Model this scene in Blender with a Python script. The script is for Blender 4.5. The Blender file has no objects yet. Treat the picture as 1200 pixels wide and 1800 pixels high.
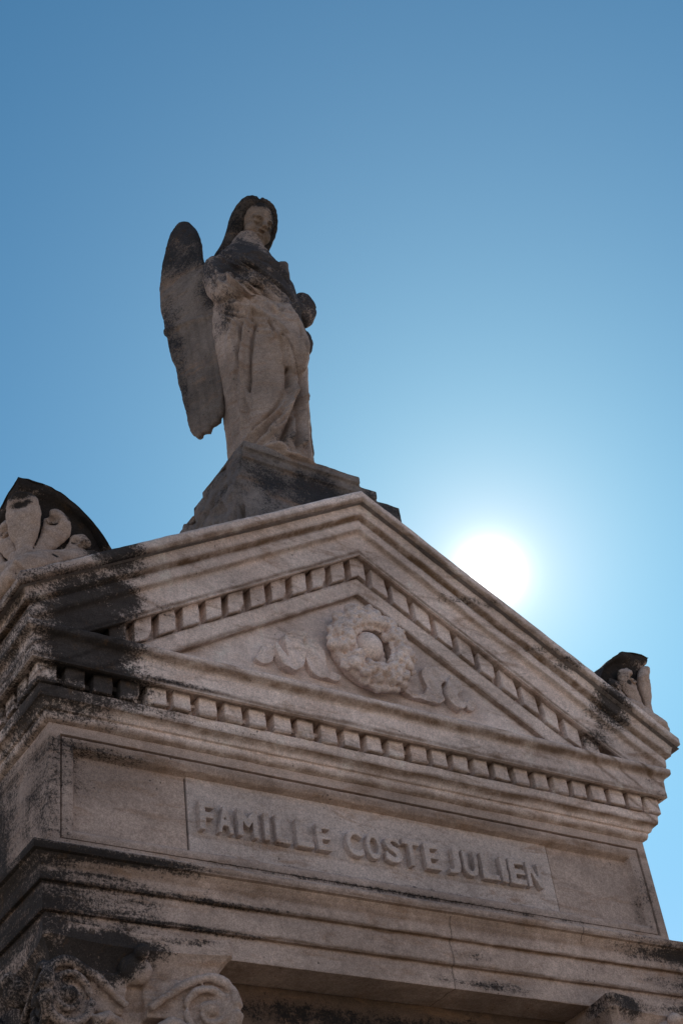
import bpy, bmesh, math, random
import numpy as np
from mathutils import Vector, Matrix, noise
random.seed(7)
S = bpy.context.scene
COL = S.collection

# ------------------------------------------------------------------ camera
cam_d = bpy.data.cameras.new('camera'); cam = bpy.data.objects.new('camera', cam_d); COL.objects.link(cam)
r_ = Vector((0.83948731, -0.52990024, -0.12027796)); u_ = Vector((-0.25910432, -0.58493643, 0.76857942)); f_ = Vector((0.47762538, 0.61404813, 0.62834616))
M = Matrix.Identity(4)
for i in range(3):
    M[i][0] = r_[i]; M[i][1] = u_[i]; M[i][2] = -f_[i]
M[0][3], M[1][3], M[2][3] = -2.48599, -3.21952, 1.63056
cam.matrix_world = M
cam_d.sensor_fit = 'HORIZONTAL'; cam_d.sensor_width = 36; cam_d.lens = 2558.74 / 1200 * 36
cam_d.clip_start = .05; cam_d.clip_end = 3000
S.camera = cam

# ------------------------------------------------------------------ sky and sun
SUN = Vector((0.5704, 0.5814, 0.5802)).normalized()
EL = math.asin(SUN.z); AZ = math.atan2(SUN.x, SUN.y)
w = bpy.data.worlds.new('World'); S.world = w; w.use_nodes = True
nt = w.node_tree; nt.nodes.clear(); N = nt.nodes; L = nt.links
def wn(t, **k):
    n = N.new(t)
    for a, b in k.items(): setattr(n, a, b)
    return n
out = wn('ShaderNodeOutputWorld'); bg = wn('ShaderNodeBackground')
sky = wn('ShaderNodeTexSky'); sky.sky_type = 'NISHITA'; sky.sun_disc = False
sky.sun_elevation = EL; sky.sun_rotation = AZ
sky.altitude = 200; sky.air_density = 1.0; sky.dust_density = 0.25; sky.ozone_density = 1.6
# the sun's aureole: a function of the true angle from the sun
tc = wn('ShaderNodeTexCoord'); nrm = wn('ShaderNodeVectorMath', operation='NORMALIZE'); dot = wn('ShaderNodeVectorMath', operation='DOT_PRODUCT')
dot.inputs[1].default_value = SUN
ac = wn('ShaderNodeMath', operation='ARCCOSINE')
L.new(tc.outputs['Generated'], nrm.inputs[0]); L.new(nrm.outputs[0], dot.inputs[0]); L.new(dot.outputs['Value'], ac.inputs[0])
def gauss(width, power, amp):
    d = wn('ShaderNodeMath', operation='DIVIDE'); d.inputs[1].default_value = math.radians(width); L.new(ac.outputs[0], d.inputs[0])
    p = wn('ShaderNodeMath', operation='POWER'); p.inputs[1].default_value = power; L.new(d.outputs[0], p.inputs[0])
    m = wn('ShaderNodeMath', operation='MULTIPLY'); m.inputs[1].default_value = -1; L.new(p.outputs[0], m.inputs[0])
    e = wn('ShaderNodeMath', operation='EXPONENT'); L.new(m.outputs[0], e.inputs[0])
    a = wn('ShaderNodeMath', operation='MULTIPLY'); a.inputs[1].default_value = amp; L.new(e.outputs[0], a.inputs[0])
    return a
GL = [(gauss(.52, 1.15, 60.0), (1, .97, .92)), (gauss(2.5, 1.15, 3.6), (1.4, .9, .6)), (gauss(14, 1.0, 1.0), (2.7, 2.15, 1.55))]
tint = wn('ShaderNodeMix', data_type='RGBA', blend_type='MULTIPLY'); tint.inputs[0].default_value = 1
L.new(sky.outputs[0], tint.inputs[6]); tint.inputs[7].default_value = (.18, .725, .88, 1)
cur = tint.outputs[2]
for g, col in GL:
    c = wn('ShaderNodeMix', data_type='RGBA', blend_type='MULTIPLY'); c.inputs[0].default_value = 1
    c.inputs[7].default_value = (*col, 1); L.new(g.outputs[0], c.inputs[6])
    ad = wn('ShaderNodeMix', data_type='RGBA', blend_type='ADD'); ad.inputs[0].default_value = 1
    L.new(cur, ad.inputs[6]); L.new(c.outputs[2], ad.inputs[7]); cur = ad.outputs[2]
# warm fill band added along the horizon to light the shaded front
sz = wn('ShaderNodeSeparateXYZ'); L.new(nrm.outputs[0], sz.inputs[0])
h1 = wn('ShaderNodeMath', operation='ABSOLUTE'); L.new(sz.outputs[2], h1.inputs[0])
h2 = wn('ShaderNodeMath', operation='DIVIDE'); h2.inputs[1].default_value = .185; L.new(h1.outputs[0], h2.inputs[0])
h3 = wn('ShaderNodeMath', operation='POWER'); h3.inputs[1].default_value = 1.5; L.new(h2.outputs[0], h3.inputs[0])
h4 = wn('ShaderNodeMath', operation='MULTIPLY'); h4.inputs[1].default_value = -1; L.new(h3.outputs[0], h4.inputs[0])
h5 = wn('ShaderNodeMath', operation='EXPONENT'); L.new(h4.outputs[0], h5.inputs[0])
hc = wn('ShaderNodeMix', data_type='RGBA', blend_type='MULTIPLY'); hc.inputs[0].default_value = 1; hc.inputs[7].default_value = (14.0, 7.6, 5.0, 1); L.new(h5.outputs[0], hc.inputs[6])
ha = wn('ShaderNodeMix', data_type='RGBA', blend_type='ADD'); ha.inputs[0].default_value = 1; L.new(cur, ha.inputs[6]); L.new(hc.outputs[2], ha.inputs[7]); cur = ha.outputs[2]
L.new(cur, bg.inputs[0]); bg.inputs[1].default_value = 0.12; L.new(bg.outputs[0], out.inputs[0])
sl = bpy.data.lights.new('sun', 'SUN'); sl.energy = 4.2; sl.angle = math.radians(.53); sl.color = (1, .95, .87)
so = bpy.data.objects.new('sun', sl); COL.objects.link(so); so.rotation_euler = (-SUN).to_track_quat('-Z', 'Y').to_euler()
so.location = SUN * 40
S.view_settings.view_transform = 'Standard'; S.view_settings.look = 'None'
S.view_settings.gamma = 1; S.view_settings.exposure = 0.0; S.view_settings.use_curve_mapping = False
S.render.film_transparent = False

# ------------------------------------------------------------------ materials
class NB:
    def __init__(s, m): s.t = m.node_tree; s.n = s.t.nodes; s.l = s.t.links
    def new(s, t, **k):
        n = s.n.new(t)
        for a, b in k.items(): setattr(n, a, b)
        return n
    def put(s, sock, v):
        if isinstance(v, (int, float)): sock.default_value = v
        elif isinstance(v, tuple): sock.default_value = v
        else: s.l.new(v, sock)
    def math(s, op, a, b=0.0, clamp=False):
        n = s.new('ShaderNodeMath', operation=op, use_clamp=clamp); s.put(n.inputs[0], a); s.put(n.inputs[1], b); return n.outputs[0]
    def noise(s, vec, scale, detail=4, rough=.6, dist=0.0):
        n = s.new('ShaderNodeTexNoise'); s.l.new(vec, n.inputs['Vector']); n.inputs['Scale'].default_value = scale
        n.inputs['Detail'].default_value = detail; n.inputs['Roughness'].default_value = rough; n.inputs['Distortion'].default_value = dist
        return n.outputs['Fac']
    def ramp(s, x, a, b, lo=0.0, hi=1.0):
        n = s.new('ShaderNodeMapRange', interpolation_type='SMOOTHSTEP'); s.put(n.inputs[0], x)
        n.inputs[1].default_value = a; n.inputs[2].default_value = b; n.inputs[3].default_value = lo; n.inputs[4].default_value = hi
        return n.outputs[0]
    def mix(s, f, a, b, mode='MIX'):
        n = s.new('ShaderNodeMix', data_type='RGBA', blend_type=mode); s.put(n.inputs[0], f)
        for i, v in ((6, a), (7, b)): s.put(n.inputs[i], (*v, 1) if isinstance(v, tuple) else v)
        return n.outputs[2]
    def vmul(s, v, sc):
        n = s.new('ShaderNodeVectorMath', operation='MULTIPLY'); s.l.new(v, n.inputs[0]); n.inputs[1].default_value = sc; return n.outputs[0]

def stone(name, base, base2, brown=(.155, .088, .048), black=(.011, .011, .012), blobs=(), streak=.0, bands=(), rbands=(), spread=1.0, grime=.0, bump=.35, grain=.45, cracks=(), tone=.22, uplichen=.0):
    m = bpy.data.materials.new(name); m.use_nodes = True; b = NB(m); m.node_tree.nodes.clear()
    o = b.new('ShaderNodeOutputMaterial'); p = b.new('ShaderNodeBsdfPrincipled'); b.l.new(p.outputs[0], o.inputs[0])
    p.inputs['Roughness'].default_value = .93; p.inputs['Specular IOR Level'].default_value = .22
    geo = b.new('ShaderNodeNewGeometry'); P = geo.outputs['Position']; sep = b.new('ShaderNodeSeparateXYZ'); b.l.new(P, sep.inputs[0])
    X, Y, Z = sep.outputs
    n1 = b.noise(P, 2.6, 6, .62); n2 = b.noise(P, 11, 6, .68); n3 = b.noise(P, 60, 5, .75); n4 = b.noise(P, 250, 3, .85)
    col = b.mix(b.ramp(n1, .35, .66), base, base2)
    # small scale mottling and mineral grain
    col = b.mix(b.ramp(n2, .50, .74, 0, .55), col, tuple(v * .66 for v in base2))
    col = b.mix(b.ramp(n2, .44, .26, 0, .45), col, tuple(min(.8, v * 1.25) for v in base))
    # brown mineral staining in patches, streaked along the courses
    st = b.noise(b.vmul(P, (3.0, 3.0, 13.0)), 1.5, 6, .7, .6)
    col = b.mix(b.ramp(st, .50, .70, 0, .60), col, (.30, .175, .105))
    col = b.mix(b.ramp(b.noise(b.vmul(P, (2.2, 2.2, 9.0)), 2.7, 6, .72, .4), .56, .74, 0, .45), col, (.16, .115, .09))
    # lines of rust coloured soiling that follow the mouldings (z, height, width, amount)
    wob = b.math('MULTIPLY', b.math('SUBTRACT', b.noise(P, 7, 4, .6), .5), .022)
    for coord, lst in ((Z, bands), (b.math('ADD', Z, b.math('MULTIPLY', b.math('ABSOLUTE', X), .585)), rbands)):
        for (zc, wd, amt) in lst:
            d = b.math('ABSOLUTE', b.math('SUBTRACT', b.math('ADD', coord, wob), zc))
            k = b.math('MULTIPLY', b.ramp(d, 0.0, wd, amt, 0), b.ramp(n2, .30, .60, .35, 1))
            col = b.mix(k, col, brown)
    # black lichen crust and painted-in shade: soft blobs broken up by noise
    lich_shade = b.noise(P, 8.5, 8, .78, .2)
    if streak: lich_shade = b.math('ADD', b.math('MULTIPLY', lich_shade, 1 - streak), b.math('MULTIPLY', b.noise(b.vmul(P, (3.2, 3.2, 26.0)), 1.6, 7, .74, .3), streak))
    pep = b.noise(P, 120, 4, .85)
    tot = None
    for (c, r, amt) in blobs:
        sv = b.new('ShaderNodeVectorMath', operation='SUBTRACT'); b.l.new(P, sv.inputs[0]); sv.inputs[1].default_value = c
        dv = b.new('ShaderNodeVectorMath', operation='DIVIDE'); b.l.new(sv.outputs[0], dv.inputs[0]); dv.inputs[1].default_value = r
        ln = b.new('ShaderNodeVectorMath', operation='LENGTH'); b.l.new(dv.outputs[0], ln.inputs[0])
        k = b.math('MULTIPLY', b.ramp(ln.outputs['Value'], 0.1, 1.35, 1, 0), amt)
        tot = k if tot is None else b.math('MAXIMUM', tot, k)
    if tot is None: tot = b.math('ADD', 0.0, 0.0)
    nz = b.new('ShaderNodeSeparateXYZ'); b.l.new(geo.outputs['Normal'], nz.inputs[0])
    if uplichen:   # lichen prefers the surfaces rain falls on
        tot = b.math('MAXIMUM', tot, b.math('MULTIPLY', b.ramp(nz.outputs[2], .1, .75), uplichen))
    tot = b.math('ADD', tot, grime)
    v = b.math('ADD', tot, b.math('ADD', b.math('MULTIPLY', b.math('SUBTRACT', lich_shade, .5), 2.1), b.math('MULTIPLY', b.math('SUBTRACT', pep, .5), 1.9)))
    mask = b.ramp(v, .40, .86)
    blk = b.mix(b.ramp(b.noise(P, 26, 4, .7), .55, .72, 0, .7), black, (.060, .032, .014))
    blk = b.mix(b.ramp(b.noise(P, 75, 4, .8), .60, .78, 0, .45), blk, (.13, .12, .12))
    col = b.mix(b.math('MULTIPLY', mask, .93), col, blk)
    for (x0, z0, z1) in cracks:     # open joints and cracks
        wx = b.math('MULTIPLY', b.math('SUBTRACT', b.noise(P, 22, 3, .6), .5), .022)
        dx = b.math('ABSOLUTE', b.math('SUBTRACT', b.math('ADD', X, wx), x0))
        k = b.math('MULTIPLY', b.ramp(dx, .0012, .0030, 1, 0), b.math('MULTIPLY', b.math('GREATER_THAN', Z, z0), b.math('LESS_THAN', Z, z1)))
        col = b.mix(b.math('MULTIPLY', k, .55), col, (.03, .022, .017))
    tn = b.ramp(b.noise(b.vmul(P, (1, 1, 2.2)), 1.7, 4, .6), .3, .7, 1 - tone, 1 + tone)
    ct = b.new('ShaderNodeCombineXYZ')
    for i in range(3): b.l.new(tn, ct.inputs[i])
    col = b.mix(1.0, col, ct.outputs[0], 'MULTIPLY')
    # grain
    gr = b.ramp(n4, .34, .66, 1 - grain * .55, 1 + grain * .55); g3 = b.ramp(n3, .3, .7, .84, 1.14)
    gg = b.math('MULTIPLY', gr, g3)
    cg = b.new('ShaderNodeCombineXYZ')
    for i in range(3): b.l.new(gg, cg.inputs[i])
    col = b.mix(1.0, col, cg.outputs[0], 'MULTIPLY')
    # pits
    vo = b.new('ShaderNodeTexVoronoi'); b.l.new(P, vo.inputs['Vector']); vo.inputs['Scale'].default_value = 34; vo.inputs['Randomness'].default_value = 1
    pit = b.math('MULTIPLY', b.ramp(vo.outputs['Distance'], .06, .15, 1, 0), b.ramp(b.noise(P, 9, 3), .56, .62))
    b.l.new(b.mix(b.math('MULTIPLY', pit, .75), col, (.04, .03, .025)), p.inputs['Base Color'])
    h = b.math('ADD', b.math('MULTIPLY', n3, .6), b.math('MULTIPLY', n4, .28)); h = b.math('ADD', h, b.math('MULTIPLY', n2, .8)); h = b.math('SUBTRACT', h, b.math('MULTIPLY', pit, .5))
    h = b.math('ADD', h, b.math('MULTIPLY', b.math('MULTIPLY', mask, pep), .5))
    bp = b.new('ShaderNodeBump'); b.l.new(h, bp.inputs['Height']); bp.inputs['Strength'].default_value = bump; bp.inputs['Distance'].default_value = .012
    b.l.new(bp.outputs[0], p.inputs['Normal'])
    return m

B1, B2 = (.76, .62, .56), (.62, .485, .43)  # gable lighter than the courses below: vignette put into the base colours
C1, C2 = (.52, .395, .335), (.41, .305, .255)
corner_black = [((-1.25, .55, 3.92), (.15, .62, .17), 1.6), ((-1.2, .15, 3.86), (.12, .25, .06), 1.1), ((-1.45, .1, 4.0), (.85, 1.2, .7), .85), ((-1.35, .6, 4.0), (.30, 1.1, .6), 1.1), ((-1.12, -.05, 3.87), (.30, .4, .06), 1.1), ((-1.0, -.05, 3.875), (.45, .3, .05), .95), ((-.97, -.12, 4.36), (.12, .3, .09), 1.2), ((-.93, -.12, 4.20), (.15, .3, .12), 1.1), ((-.80, -.08, 3.955), (.42, .3, .016), .8), ((-.72, -.05, 3.86), (.5, .3, .014), .6), ((-.75, -.1, 4.22), (.14, .3, .05), .55), ((1.3, 0, 4.05), (.5, 1, .4), .42), ((-.5, -.13, 4.55), (.22, .2, .03), .55), ((-.2, -.13, 4.72), (.2, .2, .02), .4), ((.45, -.12, 4.56), (.3, .2, .03), .7), ((.70, -.12, 4.42), (.2, .2, .03), .7),((-1.02, -.12, 4.02), (.20, .34, .20), 1.35), ((-.95, -.05, 3.92), (.20, .34, .07), 1.3), ((-1.22, .7, 3.93), (.12, .75, .20), 1.15), ((-1.2, .25, 3.88), (.09, .3, .09), .9),
    ((-1.02, -.10, 4.10), (.24, .34, .22), 1.25), ((-.98, -.05, 3.93), (.24, .34, .10), 1.15), ((-1.10, 0, 3.84), (.34, .4, .06), .95),
    ((-.96, -.14, 4.33), (.17, .30, .12), 1.1), ((-1.05, 0, 3.755), (.26, .4, .05), .85), ((-1.15, .9, 3.9), (.12, .75, .3), 1.1),
    ((.98, -.14, 4.24), (.16, .22, .13), 1.0), ((.93, -.1, 4.13), (.14, .2, .07), .75), ((.80, -.16, 4.38), (.12, .2, .05), .8), ((1.15, -.08, 3.99), (.12, .2, .04), .4)]  # real black crust, plus shade of the left flank painted in
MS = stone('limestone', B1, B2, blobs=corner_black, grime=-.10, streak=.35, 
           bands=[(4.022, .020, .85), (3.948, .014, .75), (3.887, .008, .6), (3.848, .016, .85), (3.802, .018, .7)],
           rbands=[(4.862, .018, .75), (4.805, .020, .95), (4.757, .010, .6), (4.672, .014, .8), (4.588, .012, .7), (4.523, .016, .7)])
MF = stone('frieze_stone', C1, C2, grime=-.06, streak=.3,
           blobs=[((-1.45, .2, 3.6), (.62, 1.4, .5), .95), ((-1.2, .4, 3.6), (.16, .7, .5), 1.2), ((1.05, 0, 3.6), (.10, .2, .3), .5), ((0, 0, 3.452), (1.3, .1, .016), .8), ((-.95, 0, 3.735), (.30, .2, .03), .75), ((.98, 0, 3.70), (.2, .2, .05), .45), ((-1.06, 0, 3.73), (.16, .3, .06), .8), ((-1.1, .1, 3.6), (.05, .12, .22), .45), ((-1.14, .62, 3.6), (.10, .62, .6), 1.5), ((-1.12, .05, 3.62), (.06, .12, .3), .6), ((1.06, 0, 3.62), (.06, .1, .20), .55), ((1.03, 0, 3.72), (.07, .1, .03), .6), ((-.88, 0, 3.58), (.12, .1, .04), .3)],  # left flank blobs paint its shade as well as stain
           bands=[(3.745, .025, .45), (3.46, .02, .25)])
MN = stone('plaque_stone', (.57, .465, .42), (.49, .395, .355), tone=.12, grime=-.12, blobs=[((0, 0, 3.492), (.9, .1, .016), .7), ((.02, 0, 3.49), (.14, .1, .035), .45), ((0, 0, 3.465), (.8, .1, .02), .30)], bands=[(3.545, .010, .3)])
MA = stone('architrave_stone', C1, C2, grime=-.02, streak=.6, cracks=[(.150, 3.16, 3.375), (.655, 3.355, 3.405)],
           blobs=[((-1.4, .2, 3.25), (.85, 1.4, .4), .95), ((-1.25, .2, 3.25), (.24, .8, .5), 1.2), ((-1.0, -.03, 3.28), (.28, .3, .12), .65), ((1.3, 0, 3.3), (.6, 1, .3), .70), ((-.75, -.04, 3.315), (.5, .3, .015), .8), ((-.8, -.03, 3.24), (.5, .3, .014), .8), ((-1.0, -.03, 3.185), (.5, .3, .03), .9), ((-1.02, -.04, 3.385), (.50, .3, .028), 1.05), ((-.98, -.03, 3.34), (.30, .2, .022), .75), ((-1.15, .6, 3.3), (.10, .8, .3), 1.25), ((-1.2, -.02, 3.25), (.16, .1, .14), .6), ((1.12, -.05, 3.36), (.42, .2, .05), 1.0), ((1.15, -.02, 3.27), (.22, .2, .06), .8),  # left end blobs mix stain with painted shade and vignette
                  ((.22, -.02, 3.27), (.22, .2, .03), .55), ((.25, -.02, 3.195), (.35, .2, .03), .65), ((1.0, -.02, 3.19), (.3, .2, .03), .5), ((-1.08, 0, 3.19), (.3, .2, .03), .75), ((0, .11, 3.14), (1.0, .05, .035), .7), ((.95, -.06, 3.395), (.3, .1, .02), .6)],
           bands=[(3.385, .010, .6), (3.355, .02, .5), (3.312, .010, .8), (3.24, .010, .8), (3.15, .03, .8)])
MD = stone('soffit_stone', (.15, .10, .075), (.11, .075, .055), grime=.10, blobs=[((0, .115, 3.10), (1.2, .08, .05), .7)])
MC = stone('capital_stone', C1, C2, grime=-.04, blobs=[((-1.27, 0, 3.05), (.33, 1, .5), 1.05), ((-.98, 0, 3.0), (.45, .5, .5), .22), ((-.98, -.1, 3.13), (.2, .4, .05), 1.3), ((-1.05, -.1, 3.08), (.16, .4, .06), .7), ((-1.02, -.1, 3.10), (.17, .4, .09), 1.15), ((-.93, -.1, 3.11), (.10, .2, .08), 1.2), ((-1.15, 0, 3.0), (.09, .4, .2), .75), ((-.75, -.1, 3.16), (.2, .2, .018), .6), ((-1.12, .1, 2.8), (.12, .5, .3), .8),
                                                 ((.7, -.1, 3.15), (.16, .2, .06), .9), ((.95, -.1, 3.15), (.3, .2, .03), .9)])
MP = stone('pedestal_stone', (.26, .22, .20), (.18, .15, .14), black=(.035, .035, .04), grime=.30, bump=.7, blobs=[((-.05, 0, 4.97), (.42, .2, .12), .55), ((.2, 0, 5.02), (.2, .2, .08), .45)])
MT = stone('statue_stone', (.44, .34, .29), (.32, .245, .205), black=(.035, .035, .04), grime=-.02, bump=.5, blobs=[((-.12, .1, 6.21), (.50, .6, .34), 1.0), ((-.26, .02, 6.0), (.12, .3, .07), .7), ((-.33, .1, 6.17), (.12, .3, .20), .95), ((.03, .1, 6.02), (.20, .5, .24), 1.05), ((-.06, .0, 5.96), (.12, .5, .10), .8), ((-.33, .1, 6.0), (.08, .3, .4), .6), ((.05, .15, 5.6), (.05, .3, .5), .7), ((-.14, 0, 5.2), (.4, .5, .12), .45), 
    ((-.15, .1, 6.30), (.30, .3, .13), .95), ((-.02, .05, 6.12), (.16, .3, .14), .95), ((.02, .05, 5.98), (.10, .3, .12), .75), ((-.30, .05, 6.18), (.12, .2, .16), .85),
    ((-.10, .15, 6.78), (.3, .3, .12), 1.2), ((-.12, .02, 6.06), (.10, .3, .06), .6), ((-.06, -.02, 5.93), (.05, .3, .04), .7), ((.14, .1, 6.2), (.12, .3, .16), 1.0), ((.07, .1, 5.8), (.03, .3, .3), .5), ((-.36, .2, 5.75), (.06, .15, .2), .5)])
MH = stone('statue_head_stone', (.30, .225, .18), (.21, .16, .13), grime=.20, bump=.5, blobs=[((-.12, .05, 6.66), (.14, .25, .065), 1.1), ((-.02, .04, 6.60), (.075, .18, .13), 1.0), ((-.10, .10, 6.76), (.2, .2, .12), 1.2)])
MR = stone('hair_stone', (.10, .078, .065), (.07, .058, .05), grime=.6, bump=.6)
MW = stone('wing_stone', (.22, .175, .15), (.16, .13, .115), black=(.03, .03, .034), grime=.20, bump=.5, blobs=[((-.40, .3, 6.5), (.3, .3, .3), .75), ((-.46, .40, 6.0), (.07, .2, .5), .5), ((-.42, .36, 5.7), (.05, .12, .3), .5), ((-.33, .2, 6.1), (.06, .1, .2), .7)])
ME = stone('acroterion_stone', C1, C2, grime=.05, streak=.2, blobs=[((-1.0, -.1, 4.46), (.30, .5, .14), 1.5), ((-1.1, -.1, 4.36), (.2, .3, .1), .9), ((-1.24, -.1, 4.52), (.10, .5, .05), 1.3), ((-1.24, .1, 4.46), (.08, .3, .15), 1.2), ((1.0, -.1, 4.44), (.26, .5, .14), 1.6), ((1.18, -.1, 4.52), (.16, .5, .045), 1.4)], bump=.6)
ML = stone('palmette_stone', C1, C2, grime=.06, blobs=[((-1.25, -.14, 4.428), (.030, .06, .014), 1.1), ((-1.15, -.13, 4.386), (.018, .05, .013), 1.2), ((-1.15, -.14, 4.255), (.016, .05, .009), 1.2), ((-1.08, -.13, 4.340), (.014, .05, .010), .9), ((1.236, -.14, 4.418), (.03, .06, .016), 1.2), ((1.104, -.13, 4.372), (.02, .05, .014), 1.2), ((-1.24, -.12, 4.47), (.09, .2, .035), .9), ((-1.09, -.12, 4.42), (.05, .2, .025), .8), ((-.99, -.1, 4.30), (.12, .2, .10), .9), ((1.02, -.1, 4.36), (.13, .2, .15), .75), ((1.15, -.1, 4.50), (.1, .2, .08), .6), ((-1.24, -.15, 4.46), (.05, .1, .03), .5)])  # small blobs in the petal hollows deepen their shade in colour
gm = bpy.data.materials.new('gravel'); gm.use_nodes = True; gb = NB(gm); gp = gm.node_tree.nodes['Principled BSDF']; gp.inputs['Roughness'].default_value = .95
gg_ = gb.new('ShaderNodeNewGeometry').outputs['Position']
gc = gb.mix(gb.ramp(gb.noise(gg_, .7, 6), .35, .7), (.32, .25, .18), (.25, .195, .14)); gc = gb.mix(gb.ramp(gb.noise(gg_, 60, 4, .8), .4, .65), gc, (.38, .31, .24)); gb.l.new(gc, gp.inputs['Base Color'])
gbm = gb.new('ShaderNodeBump'); gb.l.new(gb.noise(gg_, 60, 4, .8), gbm.inputs['Height']); gbm.inputs['Distance'].default_value = .02; gb.l.new(gbm.outputs[0], gp.inputs['Normal'])
dm = bpy.data.materials.new('dark_bronze_door'); dm.use_nodes = True; dm.node_tree.nodes['Principled BSDF'].inputs['Base Color'].default_value = (.035, .045, .035, 1); dm.node_tree.nodes['Principled BSDF'].inputs['Roughness'].default_value = .5

# ------------------------------------------------------------------ helpers
def tag(o, label=None, cat=None, group=None, kind=None):
    if label: o['label'] = label
    if cat: o['category'] = cat
    if group: o['group'] = group
    if kind: o['kind'] = kind
    return o
def empty(name, loc=(0, 0, 0)):
    o = bpy.data.objects.new(name, None); COL.objects.link(o); o.location = loc; o.empty_display_size = .2; return o
def link(name, me, mat, parent=None, smooth=False):
    o = bpy.data.objects.new(name, me); COL.objects.link(o); me.materials.clear(); me.materials.append(mat)
    if smooth:
        for p in me.polygons: p.use_smooth = True
    if parent: o.parent = parent; o.matrix_parent_inverse = Matrix.Translation(-parent.location)
    return o
def mesh(vs, fs):
    me = bpy.data.meshes.new('m'); me.from_pydata([tuple(v) for v in vs], [], [tuple(f) for f in fs]); me.update(); return me
def fix(me):
    bm = bmesh.new(); bm.from_mesh(me); bmesh.ops.recalc_face_normals(bm, faces=bm.faces); bm.to_mesh(me); bm.free(); return me
def wear(me, amp=.0015, sc=14, amp2=.0009, sc2=70, seed=0.0):
    off = Vector((seed, seed * 1.7, seed * .3)); ns = [v.normal.copy() for v in me.vertices]
    for v, n in zip(me.vertices, ns):
        d = noise.noise(v.co * sc + off) * amp + noise.noise(v.co * sc2 + off) * amp2
        v.co += n * d
def push(me, fn):
    n = len(me.vertices); co = np.empty(n * 3); nm = np.empty(n * 3)
    me.vertices.foreach_get('co', co); me.vertex_normals.foreach_get('vector', nm); co = co.reshape(-1, 3); nm = nm.reshape(-1, 3)
    d = np.array([fn(Vector(c), Vector(k)) for c, k in zip(co, nm)]); co = co + (nm * d[:, None] if d.ndim == 1 else d)
    me.vertices.foreach_set('co', co.ravel()); me.update()
def join(parts):   # (verts, faces) lists
    V, F = [], []
    for vs, fs in parts:
        k = len(V); V += [tuple(v) for v in vs]; F += [tuple(i + k for i in f) for f in fs]
    return V, F
def grid(pts):     # rows of points -> quads
    n, m = len(pts), len(pts[0]); V = [p for r in pts for p in r]
    F = [(i * m + j, i * m + j + 1, (i + 1) * m + j + 1, (i + 1) * m + j) for i in range(n - 1) for j in range(m - 1)]
    return V, F
def box(x0, x1, y0, y1, z0, z1):
    V = [(x, y, z) for z in (z0, z1) for y in (y0, y1) for x in (x0, x1)]
    return V, [(0, 2, 3, 1), (4, 5, 7, 6), (0, 1, 5, 4), (2, 6, 7, 3), (0, 4, 6, 2), (1, 3, 7, 5)]
def ball(c, r, n=10, sq=(1, 1, 1)):
    V = []; F = []
    for i in range(n + 1):
        t = math.pi * i / n
        for j in range(2 * n):
            a = math.pi * j / n
            V.append((c[0] + r * sq[0] * math.sin(t) * math.cos(a), c[1] + r * sq[1] * math.sin(t) * math.sin(a), c[2] + r * sq[2] * math.cos(t)))
    m = 2 * n
    for i in range(n):
        for j in range(m): F.append((i * m + j, i * m + (j + 1) % m, (i + 1) * m + (j + 1) % m, (i + 1) * m + j))
    return V, F
def tube(pts, rad, n=10, flat=None, fdir=None):
    """closed tube along points; flat<1 squashes it along fdir"""
    pts = [Vector(p) for p in pts]; V = []; F = []
    up = Vector(fdir) if fdir else Vector((0, 0, 1))
    for i, p in enumerate(pts):
        t = (pts[min(i + 1, len(pts) - 1)] - pts[max(i - 1, 0)]).normalized()
        a = t.cross(up)
        if a.length < 1e-3: a = t.cross(Vector((1, 0, 0)))
        a.normalize(); b = a.cross(t).normalized(); r = rad[i] if hasattr(rad, '__len__') else rad
        fl = flat if flat else 1
        for j in range(n):
            g = 2 * math.pi * j / n; V.append(p + a * (r * math.cos(g)) + b * (r * fl * math.sin(g)))
    for i in range(len(pts) - 1):
        for j in range(n): F.append((i * n + j, i * n + (j + 1) % n, (i + 1) * n + (j + 1) % n, (i + 1) * n + j))
    F.append(tuple(range(n - 1, -1, -1))); F.append(tuple(range((len(pts) - 1) * n, len(pts) * n)))
    return V, F
def smooth_path(P, k=6):    # Catmull-Rom through tuples of any length
    P = [np.array(p, float) for p in P]; Q = [2 * P[0] - P[1]] + P + [2 * P[-1] - P[-2]]; out_ = []
    for i in range(1, len(Q) - 2):
        for s in range(k):
            t = s / k; a, b, c, d = Q[i - 1], Q[i], Q[i + 1], Q[i + 2]
            out_.append(.5 * ((2 * b) + (-a + c) * t + (2 * a - 5 * b + 4 * c - d) * t * t + (-a + 3 * b - 3 * c + d) * t ** 3))
    out_.append(P[-1]); return out_
def remesh(parts, vox, sm=2, it=.5):
    V, F = join(parts); me = fix(mesh(V, F)); o = bpy.data.objects.new('tmp', me); COL.objects.link(o)
    m = o.modifiers.new('r', 'REMESH'); m.mode = 'VOXEL'; m.voxel_size = vox; m.use_smooth_shade = True
    if sm:
        s = o.modifiers.new('s', 'SMOOTH'); s.iterations = sm; s.factor = it
    dg = bpy.context.evaluated_depsgraph_get(); me2 = bpy.data.meshes.new_from_object(o.evaluated_get(dg)); bpy.data.objects.remove(o, do_unlink=True)
    return me2
def bevbox(b, w=.003, seg=2):
    me = fix(mesh(*b)); bm = bmesh.new(); bm.from_mesh(me)
    bmesh.ops.bevel(bm, geom=list(bm.edges), offset=w, segments=seg, affect='EDGES', profile=.6)
    bm.to_mesh(me); bm.free(); return me

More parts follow.
